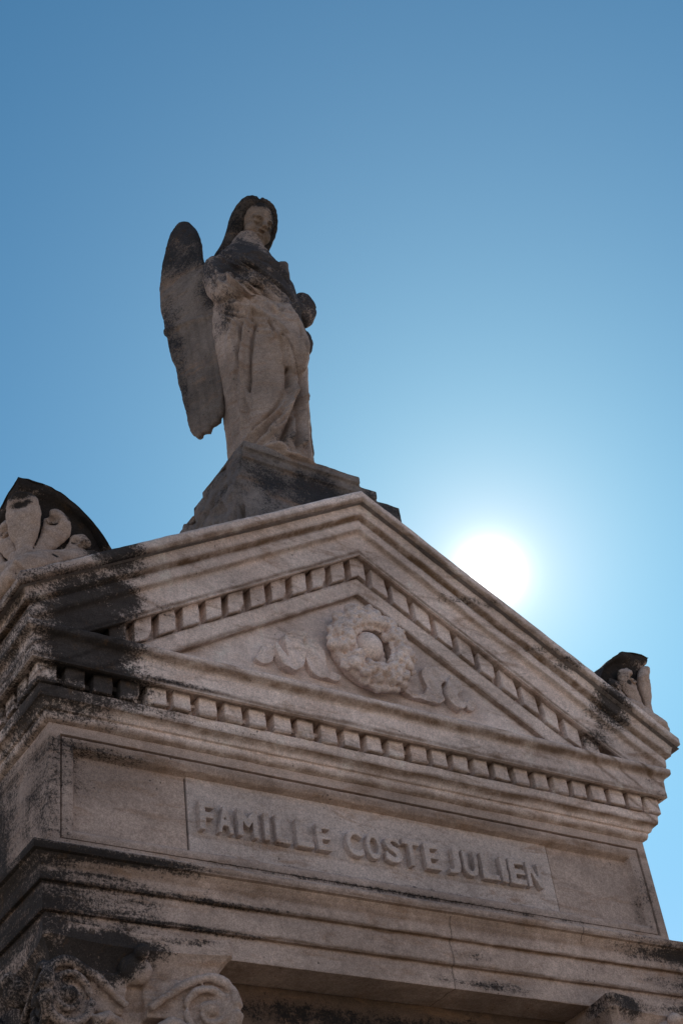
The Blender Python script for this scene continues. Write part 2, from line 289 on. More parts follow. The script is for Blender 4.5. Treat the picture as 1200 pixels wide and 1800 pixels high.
A = 1.1; D = 2.0; SL = .585
def lin(a, b, step):
    n = max(1, int(round(abs(b - a) / step))); return [a + (b - a) * i / n for i in range(n)]
def densify(prof, step=.006):
    q = []
    for (p0, z0), (p1, z1) in zip(prof[:-1], prof[1:]):
        n = max(1, int(math.hypot(p1 - p0, z1 - z0) / step))
        q += [(p0 + (p1 - p0) * i / n, z0 + (z1 - z0) * i / n) for i in range(n)]
    q.append(prof[-1]); return q
def rounded(prof, r=.0028):
    q = [prof[0]]
    for i in range(1, len(prof) - 1):
        a, b, c = (np.array(prof[i - 1]), np.array(prof[i]), np.array(prof[i + 1]))
        la, lc = np.linalg.norm(a - b), np.linalg.norm(c - b); k = min(r, la * .4, lc * .4)
        q += [tuple(b + (a - b) / la * k), tuple(b * .7 + (b + (a - b) / la * k) * .15 + (b + (c - b) / lc * k) * .15), tuple(b + (c - b) / lc * k)]
    q.append(prof[-1]); return q
def sweep_flat(prof, step=.018, seed=0.0, amp=.0016, chips=.0):
    """profile (p, z) carried round the building on a closed rectangular path"""
    prof = densify(rounded(prof)); rows = []
    for p, z in prof:
        row = []
        for x in lin(-A - p, A + p, (2 * A) / 130): row.append(None)
        row = []
        for i in range(130): row.append((-A - p + (2 * (A + p)) * i / 130, -p, z))
        for i in range(60): row.append((A + p, -p + (D + 2 * p) * i / 60, z))
        for i in range(20): row.append((A + p - 2 * (A + p) * i / 20, D + p, z))
        for i in range(60): row.append((-A - p, D + p - (D + 2 * p) * i / 60, z))
        row.append(row[0]); rows.append(row)
    V, F = grid(rows); me = mesh(V, F); bm = bmesh.new(); bm.from_mesh(me); bmesh.ops.remove_doubles(bm, verts=bm.verts, dist=1e-5); bmesh.ops.recalc_face_normals(bm, faces=bm.faces); bm.to_mesh(me); bm.free()
    wear(me, amp, 9, amp * .7, 60, seed)
    return me
def smart(o, ang=35):
    me = o.data
    for p in me.polygons: p.use_smooth = True
    bm = bmesh.new(); bm.from_mesh(me)
    for e in bm.edges:
        if len(e.link_faces) == 2 and e.calc_face_angle(0) > math.radians(ang): e.smooth = False
    bm.to_mesh(me); bm.free(); return o

# ------------------------------------------------------------------ ground
gv, gf = grid([[(x, y, 0) for x in np.linspace(-600, 600, 25)] for y in np.linspace(-600, 600, 25)])
tag(link('ground', fix(mesh(gv, [f[::-1] for f in gf])), gm), kind='structure')

# ------------------------------------------------------------------ the tomb chapel
T = tag(empty('tomb_chapel'), 'weathered limestone family tomb chapel with carved gable, dentils and inscribed frieze', 'tomb')

# lower walls, door
V, F = join([box(-1.05, -.42, .12, D, .25, 3.169), box(.42, 1.05, .12, D, .25, 3.169), box(-.42, .42, .12, D, 2.35, 3.169), box(-.42, .42, .5, D, .25, 2.35), box(-1.06, 1.06, .02, D, 0, .25), box(-1.2, 1.2, -.35, .019, 0, .15)])
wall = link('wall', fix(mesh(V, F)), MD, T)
dr = link('door', bevbox(box(-.40, .40, .44, .495, .26, 2.33), .006), dm, T)
link('handle', mesh(*ball((.30, .42, 1.2), .025)), dm, dr, True)

# architrave with three fasciae and its ledge
prof = [(-.14, 3.170), (.012, 3.170), (.0135, 3.236), (.0255, 3.2365), (.027, 3.311), (.038, 3.3115), (.0385, 3.350), (.044, 3.366), (.055, 3.376), (.056, 3.379), (.068, 3.380), (.071, 3.400), (.066, 3.405), (-.02, 3.412)]
arch = link('architrave', sweep_flat(prof, seed=3.1), MA, T); smart(arch)

# frieze: border, inner moulding, two side panels, name plaque
def wall_ring(prof, zb, zt, mat, name):
    pass
core = link('frieze', fix(mesh(*box(-A + .002, A - .002, .052, D, 3.400, 3.81))), MF, T)
def frame(outer, inner, cx=0.0):
    """rectangular moulded frame between outer (x, z0, z1) and inner rectangle, given depth profile along t"""
    (xo, zo0, zo1), (xi, zi0, zi1) = outer, inner
    steps = [(0, 0.0), (0, .015), (.07, .0155), (.13, .004), (.45, .0025), (.70, .005), (.80, .010), (.86, .028), (.94, .034), (1, .0350), (1, .052)]
    rows = []
    for t, y in steps:
        x = xo + (xi - xo) * t; z0 = zo0 + (zi0 - zo0) * t; z1 = zo1 + (zi1 - zo1) * t; row = []
        for i in range(90): row.append((-x + 2 * x * i / 90, y, z1))
        for i in range(24): row.append((x, y, z1 + (z0 - z1) * i / 24))
        for i in range(90): row.append((x - 2 * x * i / 90, y, z0))
        for i in range(24): row.append((-x, y, z0 + (z1 - z0) * i / 24))
        row.append(row[0]); rows.append(row)
    V, F = grid(rows); return V, [f[::-1] for f in F]
fm = mesh(*frame((1.067, 3.452, 3.768), (1.014, 3.492, 3.722))); wear(fm, .0012, 12, .0008, 60, 5.0)
fr = link('panel_moulding', fm, MF, core); smart(fr)
def face_patch(x0, x1, z0, z1, y, nx, nz):
    V, F = grid([[(x0 + (x1 - x0) * i / nx, y, z0 + (z1 - z0) * j / nz) for i in range(nx + 1)] for j in range(nz + 1)]); return V, F
V, F = join([box(-A, -1.067, 0, .05, 3.405, 3.81), box(1.067, A, 0, .05, 3.405, 3.81), box(-1.067, 1.067, 0.0, .05, 3.768, 3.81), box(-1.067, 1.067, 0.0, .05, 3.405, 3.452)])
bd = link('border', fix(mesh(V, F)), MF, core)
def side_wall(sx, name):
    V, F = box(min(sx * A, sx * (A - .04)), max(sx * A, sx * (A - .04)), .0505, D, 3.405, 3.81); return link(name, fix(mesh(V, F)), MF, core)
side_wall(-1, 'side_face'); side_wall(1, 'side_face')
for sx in (-1, 1):
    a, b_ = sorted((sx * .6725, sx * 1.020)); m_ = bevbox(box(a, b_, .0345, .0515, 3.486, 3.728), .0015); link('side_panel', m_, MF, core)
plq = link('name_plaque', bevbox(box(-.667, .667, .0305, .0515, 3.486, 3.728), .002), MN, T)
# raised letters
LET = [('F', -0.643, -0.590), ('A', -0.585, -0.529), ('M', -0.521, -0.447), ('I', -0.432, -0.409), ('L', -0.394, -0.339), ('L', -0.324, -0.259), ('E', -0.253, -0.198), ('C', -0.149, -0.084), ('O', -0.077, -0.018), ('S', -0.009, 0.058), ('T', 0.056, 0.126), ('E', 0.138, 0.200), ('J', 0.224, 0.280), ('U', 0.287, 0.349), ('L', 0.359, 0.430), ('I', 0.435, 0.465), ('E', 0.470, 0.539), ('N', 0.542, 0.607)]
def letter(ch, x0, x1, zb, zt, y, dep):
    cu = bpy.data.curves.new('t', 'FONT'); cu.body = ch; cu.size = 1; cu.extrude = .05; cu.offset = .030; cu.bevel_depth = .004; cu.bevel_resolution = 1; cu.resolution_u = 5
    o = bpy.data.objects.new('t', cu); COL.objects.link(o); dg = bpy.context.evaluated_depsgraph_get(); me = bpy.data.meshes.new_from_object(o.evaluated_get(dg)); bpy.data.objects.remove(o, do_unlink=True)
    vs = np.array([v.co[:] for v in me.vertices]); mn, mx = vs.min(0), vs.max(0)
    q = [(x0 + (v[0] - mn[0]) / (mx[0] - mn[0]) * (x1 - x0), y + .002 - (v[2] - mn[2]) / (mx[2] - mn[2]) * (dep + .002), zb + (v[1] - mn[1]) / (mx[1] - mn[1]) * (zt - zb)) for v in vs]
    fs = [tuple(p.vertices) for p in me.polygons]; m2 = remesh([(q, fs)], .0023, 1, .4); wear(m2, .0022, 45, .0014, 130, x0); return m2
for ch, x0, x1 in LET:
    link('letter', letter(ch, x0 + .002, x1 - .004, 3.556, 3.645, .0305, .022), MN, plq, True)
# the joints in the ledge and architrave
# cornice under the gable
prof = [(-.02, 3.795), (.002, 3.797), (.012, 3.803), (.017, 3.814), (.018, 3.8255), (.026, 3.827), (.032, 3.838), (.043, 3.848), (.048, 3.850), (.053, 3.882), (.018, 3.884), (.018, 3.9455), (.034, 3.9465), (.076, 3.9455), (.078, 3.939), (.089, 3.940), (.090, 4.004), (.096, 4.014), (.106, 4.020), (.113, 4.027), (.1145, 4.044), (.110, 4.049), (-.02, 4.052)]
cor = link('cornice', sweep_flat(prof, seed=9.1, amp=.0022), MS, T); smart(cor)
PITCH = .0840; DW = .058; pr = .0625
def dentil_mesh(x0, x1, y0, y1, z0, z1, shear=0.0):
    V, F = box(x0, x1, y0, y1, z0, z1); q = random.random
    xm = (x0 + x1) / 2
    V = [(x + (q() - .5) * .003, y + (q() - .5) * .002, z - shear * (x - xm) + (q() - .5) * .002) for x, y, z in V]
    me = fix(mesh(V, F)); bm = bmesh.new(); bm.from_mesh(me); bmesh.ops.bevel(bm, geom=list(bm.edges), offset=.0025 + q() * .002, segments=2, affect='EDGES', profile=.5)
    bmesh.ops.subdivide_edges(bm, edges=[e for e in bm.edges if e.calc_length() > .015], cuts=3, use_grid_fill=True)
    bm.to_mesh(me); bm.free(); wear(me, .003, 28, .0012, 90, q() * 50)
    if q() < .12:      # a knocked-off lower corner
        cx_ = x0 if q() < .5 else x1; k_ = q() * .3 + .2
        for v in me.vertices:
            d_ = math.sqrt((v.co.x - cx_) ** 2 + (v.co.y - y0) ** 2 + (v.co.z - (z0 - shear * (cx_ - xm))) ** 2)
            if d_ < .024: v.co += (Vector((xm, (y0 + y1) / 2, (z0 + z1) / 2)) - v.co) * (1 - d_ / .024) * k_
    return me
x_left = -A - pr
for i in range(28):
    x0 = x_left + i * (2 * (A + pr) - DW) / 27; w_ = DW + random.uniform(-.003, .003)
    d_ = link('dentil', dentil_mesh(x0, x0 + w_, -pr, .002, 3.885 + random.uniform(-.002, .002), 3.9470), MS, cor)
for sx in (-1, 1):
    for k in range(1, 9):
        y0 = -pr + k * PITCH; a, b_ = sorted((sx * (A + pr), sx * (A - .002)))
        link('dentil', dentil_mesh(a, b_, y0, y0 + DW, 3.889, 3.9470), MS, cor)
# small webs left between some dentils
for i in range(27):
    x0 = x_left + i * (2 * (A + pr) - DW) / 27 + DW
    if random.random() < .75:
        zz = random.uniform(3.900, 3.922); link('dentil_web', bevbox(box(x0 - .002, x0 + .030, -.036, .0, zz, zz + random.uniform(.010, .018)), .002), MS, cor)

# tympanum wall and gable mass
gab = fix(mesh([(-.90, -.024, 4.03), (.90, -.024, 4.03), (0, -.024, 4.56), (-.90, D, 4.03), (.90, D, 4.03), (0, D, 4.56)], [(0, 1, 2), (3, 5, 4), (0, 3, 4, 1), (1, 4, 5, 2), (0, 2, 5, 3)]))
tym = link('tympanum', gab, MS, T)
# raking cornice
rp = [(.0, 4.520), (.043, 4.521), (.050, 4.586), (.022, 4.588), (.022, 4.668), (.034, 4.668), (.074, 4.667), (.076, 4.6615), (.0865, 4.662), (.0875, 4.742), (.091, 4.750), (.104, 4.756), (.108, 4.763), (.1095, 4.795), (.107, 4.802), (.118, 4.8065), (.127, 4.812), (.129, 4.828), (.133, 4.846), (.140, 4.855), (.151, 4.859), (.157, 4.868), (.158, 4.891), (.153, 4.900), (-.4, 4.903)]
ZC = 4.034
prof = densify(rounded(rp, .003), .007); rows = []
def rz(x, h, p): return max(ZC - .0 + (h - 4.5) * .003, h - SL * min(abs(x), A + p))
for p, h in prof:
    row = []; pc = max(p, -.35); Y = -p if p > -.3 else D - .0
    if p <= -.3:
        rows.append(None); continue
    for i in range(40): row.append((-A - p, D - (D + p) * i / 40, rz(9, h, p)))
    for i in range(71): x = -(A + p) * (1 - i / 70); row.append((x, -p, rz(x, h, p)))
    for i in range(1, 70): x = (A + p) * i / 70; row.append((x, -p, rz(x, h, p)))
    for i in range(41): row.append((A + p, -p + (D + p) * i / 40, rz(9, h, p)))
    rows.append(row)
rows = [r for r in rows if r]
V, F = grid(rows); me = fix(mesh(V, F)); wear(me, .0028, 7, .0014, 50, 21.0)
rk = link('raking_cornice', me, MS, T); smart(rk)
# roof slabs
e = .152; V = [(-A - e, -e, 4.90 - SL * (A + e) - .001), (0, -e, 4.899), (A + e, -e, 4.90 - SL * (A + e) - .001), (-A - e, D, 4.90 - SL * (A + e) - .001), (0, D, 4.899), (A + e, D, 4.90 - SL * (A + e) - .001)]
V += [(x, y, z - .05) for x, y, z in V]
F = [(0, 1, 4, 3), (1, 2, 5, 4), (6, 9, 10, 7), (7, 10, 11, 8), (3, 4, 10, 9), (4, 5, 11, 10)]
rf = link('roof', mesh(V, F), MP, T)
# raking dentils
PK = .0832
for sx in (-1, 1):
    for k in range(1, 12):
        xc = sx * k * PK; zt = 4.669 - SL * abs(xc); zb = 4.590 - SL * abs(xc)
        if zb < 4.02: continue
        hw = .0285 + random.uniform(-.0015, .0015)
        link('dentil', dentil_mesh(xc - hw, xc + hw, -.061, -.006, zb, zt, SL * sx), MS, rk)
V = [(-.0285, -.061, 4.590 - .0165), (0, -.061, 4.590), (.0285, -.061, 4.590 - .0165), (.0285, -.061, 4.668 - .0165), (0, -.061, 4.669), (-.0285, -.061, 4.668 - .0165)]
V += [(x, -.006, z) for x, y, z in V]
me = fix(mesh(V, [(0, 1, 4, 5), (1, 2, 3, 4), (6, 11, 10, 7), (7, 10, 9, 8), (0, 6, 7, 1), (1, 7, 8, 2), (2, 8, 9, 3), (3, 9, 10, 4), (4, 10, 11, 5), (5, 11, 6, 0)])); link('dentil', me, MS, rk)

# ------------------------------------------------------------------ wreath with ribbons in the tympanum
WC = Vector((.006, -.052, 4.288)); parts = []
ring = [(WC.x + .118 * math.cos(a), WC.y + .004, WC.z + .114 * math.sin(a)) for a in np.linspace(0, 2 * math.pi, 49)]
parts.append(tube(ring, .040, 10))
rnd = random.Random(11)
for k in range(18):
    a = 2 * math.pi * k / 18 + rnd.uniform(-.12, .12)
    for rr, sz, dy in ((.152, .024, -.008), (.132, .022, -.030), (.106, .024, -.036), (.084, .018, -.020)):
        aa = a + rnd.uniform(-.16, .16); s = sz * rnd.uniform(.8, 1.15); c = (WC.x + rr * math.cos(aa), WC.y + dy, WC.z + rr * .97 * math.sin(aa))
        if rnd.random() < .55:    # a five petalled blossom
            for q in range(5):
                g = q * 2 * math.pi / 5 + a; parts.append(ball((c[0] + s * .62 * math.cos(g), c[1] - .004, c[2] + s * .62 * math.sin(g)), s * .55, 6))
        else: parts.append(ball(c, s, 7, (1, .9, 1)))
wm = remesh(parts, .0034, 0)
cents = [Vector((WC.x + rr * math.cos(t), 0, WC.z + rr * math.sin(t))) for rr, t in [(rnd.uniform(.085, .155), rnd.uniform(0, 6.28)) for _ in range(46)]]
ca_ = np.array([(c.x, c.z) for c in cents])
def wfn(c, n):
    d = float(np.min(np.hypot(ca_[:, 0] - c.x, ca_[:, 1] - c.z))); k = .016 * math.exp(-(d / .0055) ** 2) if c.y < WC.y - .005 else 0
    q = n * (noise.noise(c * 60) * .004); return (q.x, q.y + k, q.z)
push(wm, wfn)
wr = link('wreath', wm, MS, T, True)
bl = remesh([ball((-.006, -.055, 4.292), .056, 12, (1, .8, 1)), tube([(.035 + .02 * math.cos(t), -.042, 4.268 + .045 * math.sin(t)) for t in np.linspace(-1.9, 1.6, 14)], .017, 8)], .005, 2)
link('wreath_boss', bl, MS, wr, True)
RIB = [
  (0.012, [(-0.117, 4.159), (-0.141, 4.168), (-0.156, 4.170), (-0.167, 4.188), (-0.169, 4.228), (-0.178, 4.251), (-0.198, 4.278), (-0.226, 4.294), (-0.248, 4.283), (-0.251, 4.264), (-0.251, 4.233), (-0.248, 4.198), (-0.242, 4.169), (-0.227, 4.145), (-0.201, 4.139), (-0.165, 4.140), (-0.130, 4.138)]),
  (0.022, [(-0.241, 4.287), (-0.266, 4.292), (-0.297, 4.285), (-0.318, 4.270), (-0.328, 4.250), (-0.329, 4.224), (-0.323, 4.200), (-0.316, 4.176), (-0.336, 4.197), (-0.356, 4.214), (-0.366, 4.217), (-0.366, 4.194), (-0.356, 4.166), (-0.344, 4.144), (-0.323, 4.135), (-0.299, 4.133), (-0.278, 4.146), (-0.263, 4.167), (-0.257, 4.201), (-0.257, 4.232), (-0.255, 4.258)]),
  (0.012, [(-0.405, 4.211), (-0.376, 4.219), (-0.361, 4.201), (-0.374, 4.155), (-0.404, 4.139), (-0.436, 4.148), (-0.421, 4.177)]),
  (0.014, [(0.219, 4.271), (0.236, 4.285), (0.269, 4.291), (0.301, 4.290), (0.324, 4.278), (0.335, 4.269), (0.318, 4.249), (0.296, 4.232), (0.293, 4.213), (0.290, 4.188), (0.288, 4.160), (0.253, 4.144), (0.201, 4.146), (0.161, 4.146), (0.126, 4.156), (0.128, 4.171), (0.167, 4.162), (0.198, 4.165), (0.221, 4.187), (0.227, 4.203), (0.221, 4.223), (0.216, 4.246)]),
  (0.022, [(0.330, 4.264), (0.346, 4.262), (0.359, 4.250), (0.368, 4.230), (0.366, 4.211), (0.350, 4.199), (0.343, 4.185), (0.347, 4.174), (0.361, 4.168), (0.378, 4.169), (0.366, 4.145), (0.348, 4.137), (0.333, 4.141), (0.317, 4.152), (0.304, 4.167), (0.300, 4.190), (0.304, 4.218), (0.317, 4.246)]),
  (0.009, [(0.386, 4.170), (0.403, 4.195), (0.421, 4.207), (0.433, 4.202), (0.436, 4.184), (0.421, 4.160), (0.403, 4.150), (0.391, 4.155)]),
]
def ribbon(ks):
    ps = []
    for k in ks:
        d, pts = RIB[k]; q = [tuple(a) for a in smooth_path(pts + [pts[0]], 3)[:-1]]; n = len(q)
        V = [(x, -.024 - d * 1.5, z) for x, z in q] + [(x, -.018, z) for x, z in q]
        F = [tuple(range(n)), tuple(range(2 * n - 1, n - 1, -1))] + [(i, (i + 1) % n, n + (i + 1) % n, n + i) for i in range(n)]
        ps.append((V, F))
    me = remesh(ps, .0030, 1)
    push(me, lambda c, n: .0035 * math.sin(c.x * 120 + c.z * 60) * max(0, -n.y) + noise.noise(c * 45) * .0025)
    return me
link('ribbon', ribbon((0, 1, 2)), MS, wr, True); link('ribbon', ribbon((3, 4, 5)), MS, wr, True)

# ------------------------------------------------------------------ corner acroteria
def acroterion(sx):
    UF = [(0, 4.515), (.03, 4.522), (.08, 4.520), (.14, 4.503), (.20, 4.462), (.25, 4.412), (.285, 4.360), (.32, 4.28), (.36, 4.20)]
    ux, uz = [a for a, b2 in UF], [b2 for a, b2 in UF]
    def ztop(u): return float(np.interp(u, ux, uz))
    PF = [(0, .130), (.18, .112), (.45, .100), (.78, .102), (.88, .110), (.90, .135), (1.0, .143)]
    def pp(v): return float(np.interp(v, [a for a, b2 in PF], [b2 for a, b2 in PF]))
    nv = 26; us = np.linspace(0, .36, 25); rows = []
    for j in range(nv + 1):
        v = j / nv; row = []
        for k in range(len(us) - 1, 0, -1):          # side wall, from the back to the corner
            u = us[k]; zb = 4.150; z = zb + (max(ztop(u), zb) - zb) * v; p = pp(v); row.append((A + p - 0, -p + u, z))
        for k in range(len(us)):
            u = us[k]; zb = 4.150 + u * SL; z = zb + (max(ztop(u), zb - .02) - zb) * v; p = pp(v) if ztop(u) > zb else .10; row.append((A + p - u, -p, z))
        rows.append(row)
    V, F = grid(rows)
    # top: min of the two arcs
    g = [[(A + .145 - a, -.145 + b2, max(min(ztop(a), ztop(b2)), 4.16 + SL * a)) for a in us] for b2 in us]; V2, F2 = grid(g)
    DX = -.020 if sx < 0 else 0.0
    V, F = join([(V, F), (V2, F2)]); V = [(sx * x + DX, y, z) for x, y, z in V]
    me = mesh(V, F); bm = bmesh.new(); bm.from_mesh(me); bmesh.ops.remove_doubles(bm, verts=bm.verts, dist=2e-4); bmesh.ops.recalc_face_normals(bm, faces=bm.faces); bm.to_mesh(me); bm.free(); wear(me, .005, 16, .003, 50, 8 + sx)
    ac_ = link('acroterion', me, ME, T, True)
    # palmette carved on the diagonal corner; (u, z, out) with u>0 along the front, u<0 along the side
    def pt(u, z, o):
        p = .110 + o
        if abs(u) < .03:   # round the corner
            t = u / .03; q = .014 * (1 - t * t); base = Vector((A + p - max(0, u) - q * .5, -p + max(0, -u) + q * .5, z)); return base
        return Vector((A + p - u, -p, z)) if u > 0 else Vector((A + p, -p - u, z))
    ps = []
    def petal(path, rad, n=12, fl=.5, fd=(1, -1, 0)):
        q = smooth_path([(*a, r) for a, r in zip(path, rad)], 5); P_ = [pt(a[0], a[1], a[2]) for a in q]
        V, F = tube(P_, [a[3] for a in q], n, fl, fd); ps.append(([(sx * x + DX, y, z) for x, y, z in V], F))
    petal([(0, 4.17, .012), (0, 4.23, .008), (0, 4.29, .002), (0, 4.345, .002), (0, 4.40, .008), (0, 4.435, .016), (0, 4.458, .024), (0, 4.455, .034)], [.050, .032, .026, .044, .056, .052, .038, .020], fl=.52)
    for s_ in (1, -1):
        fd = (0, -1, 0) if s_ > 0 else (1, 0, 0)
        petal([(s_ * .032, 4.240, .006), (s_ * .056, 4.290, .004), (s_ * .086, 4.338, .006), (s_ * .108, 4.384, .012), (s_ * .120, 4.410, .022), (s_ * .124, 4.402, .032)], [.018, .020, .034, .045, .040, .020], fl=.58, fd=fd)
        petal([(s_ * .07, 4.262, .002), (s_ * .12, 4.292, .002), (s_ * .158, 4.322, .006), (s_ * .186, 4.350, .012), (s_ * .196, 4.342, .020)], [.012, .016, .025, .034, .020], fl=.60, fd=fd)
        petal([(s_ * .045, 4.238, .010), (s_ * .085, 4.252, .016), (s_ * .118, 4.268, .018), (s_ * .132, 4.254, .022), (s_ * .108, 4.236, .022)], [.014, .024, .028, .022, .018], fl=.7, fd=fd)
        e4 = (lambda u: SL * u) if s_ > 0 else (lambda u: 0.0)
        petal([(0, 4.185, .026), (s_ * .05, 4.190 + e4(.05), .026), (s_ * .11, 4.192 + e4(.11), .024), (s_ * .17, 4.190 + e4(.17), .018), (s_ * .24, 4.185 + e4(.24), .008)], [.036, .036, .030, .024, .014], fl=.7, fd=fd)
    me = remesh(ps, .0045, 1)
    DN = [(pt(u, z, .028), r, a) for u, z, r, a in ((0, 4.425, .024, .016), (.104, 4.386, .018, .015), (-.104, 4.386, .018, .015), (.112, 4.258, .014, .012), (-.112, 4.258, .014, .012), (.178, 4.340, .013, .009), (-.178, 4.340, .013, .009), (0, 4.34, .010, .005))]
    DN = [(Vector((sx * p.x + DX, p.y, p.z)), r, a) for p, r, a in DN]
    push(me, lambda c, n: -sum(a * math.exp(-((c.x - p.x) ** 2 + (c.y - p.y) ** 2 * .5 + (c.z - p.z) ** 2) / r ** 2) for p, r, a in DN))
    wear(me, .004, 30, .0015, 90, 3.3)
    link('palmette', me, ML, ac_, True)
acroterion(-1); acroterion(1)

# ------------------------------------------------------------------ columns with composite capitals
def capital(cx, cy, zt=3.1685):
    ps = []
    # abacus: concave sided, profiled
    hw = .262
    def outline(s, inset):
        pts = []
        for k in range(4):
            R = Matrix.Rotation(k * math.pi / 2, 2)
            for i in range(17):
                t = -1 + 2 * i / 16; x = t * (hw - .016) ; y = -(hw - inset) + .030 * (1 - t * t) * s - (.0)
                pts.append(R @ Vector((x * (1 - inset / hw), y)))
        return pts
    rows = []
    for z, ins in ((0, .0), (-.040, .002), (-.047, .010), (-.060, .020), (-.075, .030), (-.092, .034), (-.10, .036)):
        rows.append([(cx + p.x, cy + p.y, zt + z) for p in outline(1, ins)]); rows[-1].append(rows[-1][0])
    V, F = grid(rows); n_ = len(rows[0]) - 1; F = F + [tuple(range(n_)), tuple((len(rows) - 1) * (n_ + 1) + i for i in range(n_))]
    me = fix(mesh(V, F)); ab = (V, F)
    # bell
    rows = []
    for z, r in ((-.09, .205), (-.12, .20), (-.16, .178), (-.24, .165), (-.34, .160), (-.36, .16)):
        rows.append([(cx + r * math.cos(a), cy + r * math.sin(a), zt + z) for a in np.linspace(0, 2 * math.pi, 41)])
    V, F = grid(rows); F += [tuple(range(40)), tuple(5 * 41 + i for i in range(40))]; ps.append((V, F))
    # volutes
    for k in range(4):
        R = Matrix.Rotation(k * math.pi / 2, 3, 'Z')
        for s in (-1, 1):
            path = []; rad = []
            c = (s * .188, -.178)      # centre of the eye, u across the face, v height
            for i in range(46):
                t = i / 45; ang = math.pi / 2 + s * (-1) * (t * 2 * math.pi * 2.05); r = .078 * (1 - t) ** .8 + .006
                u = c[0] + math.cos(ang) * r * 1; v = c[1] + math.sin(ang) * r
                path.append((u, v)); rad.append(.0125 * (1 - .45 * t))
            lead = [(s * .03, -.185), (s * .07, -.155), (s * .115, -.122), (s * .155, -.103)]
            allp = lead + path; rr = [.010, .011, .012, .0125] + rad
            def face(u, v, o):
                # the faces of the volutes swing forward towards the corners like the abacus
                y = -(.262 - .030 * max(0, 1 - (abs(u) / .246) ** 2)) + .012 - o
                return R @ Vector((u, y, v)) + Vector((cx, cy, zt))
            ps.append(tube([face(u, v, 0) for u, v in allp], rr, 8))
            # solid scroll body and eye
            body = [face(c[0] + .074 * math.cos(a), c[1] + .074 * math.sin(a), -.013) for a in np.linspace(0, 2 * math.pi, 25)[:-1]]
            back = [q + R @ Vector((-s * .030, .05, 0)) for q in body]
            V = [tuple(q) for q in body + back]; F = [tuple(range(24)), tuple(range(47, 23, -1))] + [(i, (i + 1) % 24, 24 + (i + 1) % 24, 24 + i) for i in range(24)]
            ps.append((V, F)); e_ = face(c[0], c[1], .004); ps.append(ball(e_, .019, 8))
            # band between the eye and the middle
            V = [face(u, v, -.016) for u, v in ((s * .02, -.10), (s * .19, -.10), (s * .13, -.20), (s * .03, -.20))]; V2_ = [q + R @ Vector((0, .05, 0)) for q in V]
            ps.append(([tuple(q) for q in V + V2_], [(0, 1, 2, 3), (7, 6, 5, 4), (0, 4, 5, 1), (1, 5, 6, 2), (2, 6, 7, 3), (3, 7, 4, 0)]))
            # tendril
            ps.append(tube([face(s * .05, -.235, .0), face(s * .085, -.218, .006), face(s * .118, -.235, .010), face(s * .122, -.262, .01), face(s * .10, -.272, .012)], [.016, .018, .018, .015, .012], 8))
        # flower on the abacus
        fc = R @ Vector((0, -.240, -.055)) + Vector((cx, cy, zt)); ps.append(ball(fc + R @ Vector((0, -.006, 0)), .021, 10))
        ps.append(ball(fc + R @ Vector((0, .030, -.030)), .046, 8, (1, .6, .9)))
    # acanthus leaves, two rows
    for row_, (zb, h, nl, ro, off) in enumerate(((-.60, .22, 8, .175, 0), (-.52, .27, 8, .172, math.pi / 8))):
        for k in range(nl):
            a = off + k * 2 * math.pi / nl
            for q, sp in ((0, 0), (-1, .17), (1, .17)):
                aa = a + q * sp; hh = h * (1 if q == 0 else .82)
                P_ = [(ro, zb), (ro + .012, zb + hh * .5), (ro + .022, zb + hh * .85), (ro + .055, zb + hh), (ro + .075, zb + hh * .93), (ro + .072, zb + hh * .82)]
                ps.append(tube([(cx + r * math.cos(aa), cy + r * math.sin(aa), zt + z) for r, z in P_], [.030, .036, .036, .030, .024, .014], 8))
    return me, ps
caps = []
for cx in (-.900, .900):
    col_ = tag(link('column', None or (lambda: (lambda V, F: fix(mesh(V, F)))(*grid([[(cx + r * math.cos(a), .135 + r * math.sin(a), z) for a in np.linspace(0, 2 * math.pi, 49)] for z, r in ((.15, .24), (.25, .24), (.26, .215), (.30, .215), (.31, .19), (1.2, .186), (2.5, .165), (2.57, .163), (2.58, .18), (2.60, .18), (2.61, .16), (2.9, .155))])))(), MC, T, True))
    me, ps = capital(cx, .135)
    cm = remesh(ps, .0040, 1, .4); wear(cm, .004, 25, .0012, 90, 1.0 + cx)
    cp = link('capital', cm, MC, col_, True)
    wear(me, .002, 20, .001, 60, cx); a_ = link('abacus', me, MC, col_); smart(a_, 30)

# ------------------------------------------------------------------ pedestal of the statue
ps = [box(-.380, .116, -.016, .30, 5.082, 5.115), box(-.384, .194, -.003, .36, 5.046, 5.0825), box(-.388, .300, .008, .47, 4.5, 5.0465), box(-.41, .31, .03, .52, 4.45, 4.93)]
pm = remesh(ps, .0045, 1, .4)
def pfn(c, n):
    k = .0045 if n.x > -.6 else .016
    d = noise.fractal(c * 11, 1, 2, 4) * k * .8
    if n.x < -.5: d -= .022 * max(0, noise.noise(Vector((c.x, c.y * 24, c.z * 15))) - .05) * 2
    return d
push(pm, pfn)
PD = tag(link('statue_pedestal', pm, MP, None, True), 'dark rough-hewn stepped stone pedestal on the gable peak under the angel', 'pedestal')

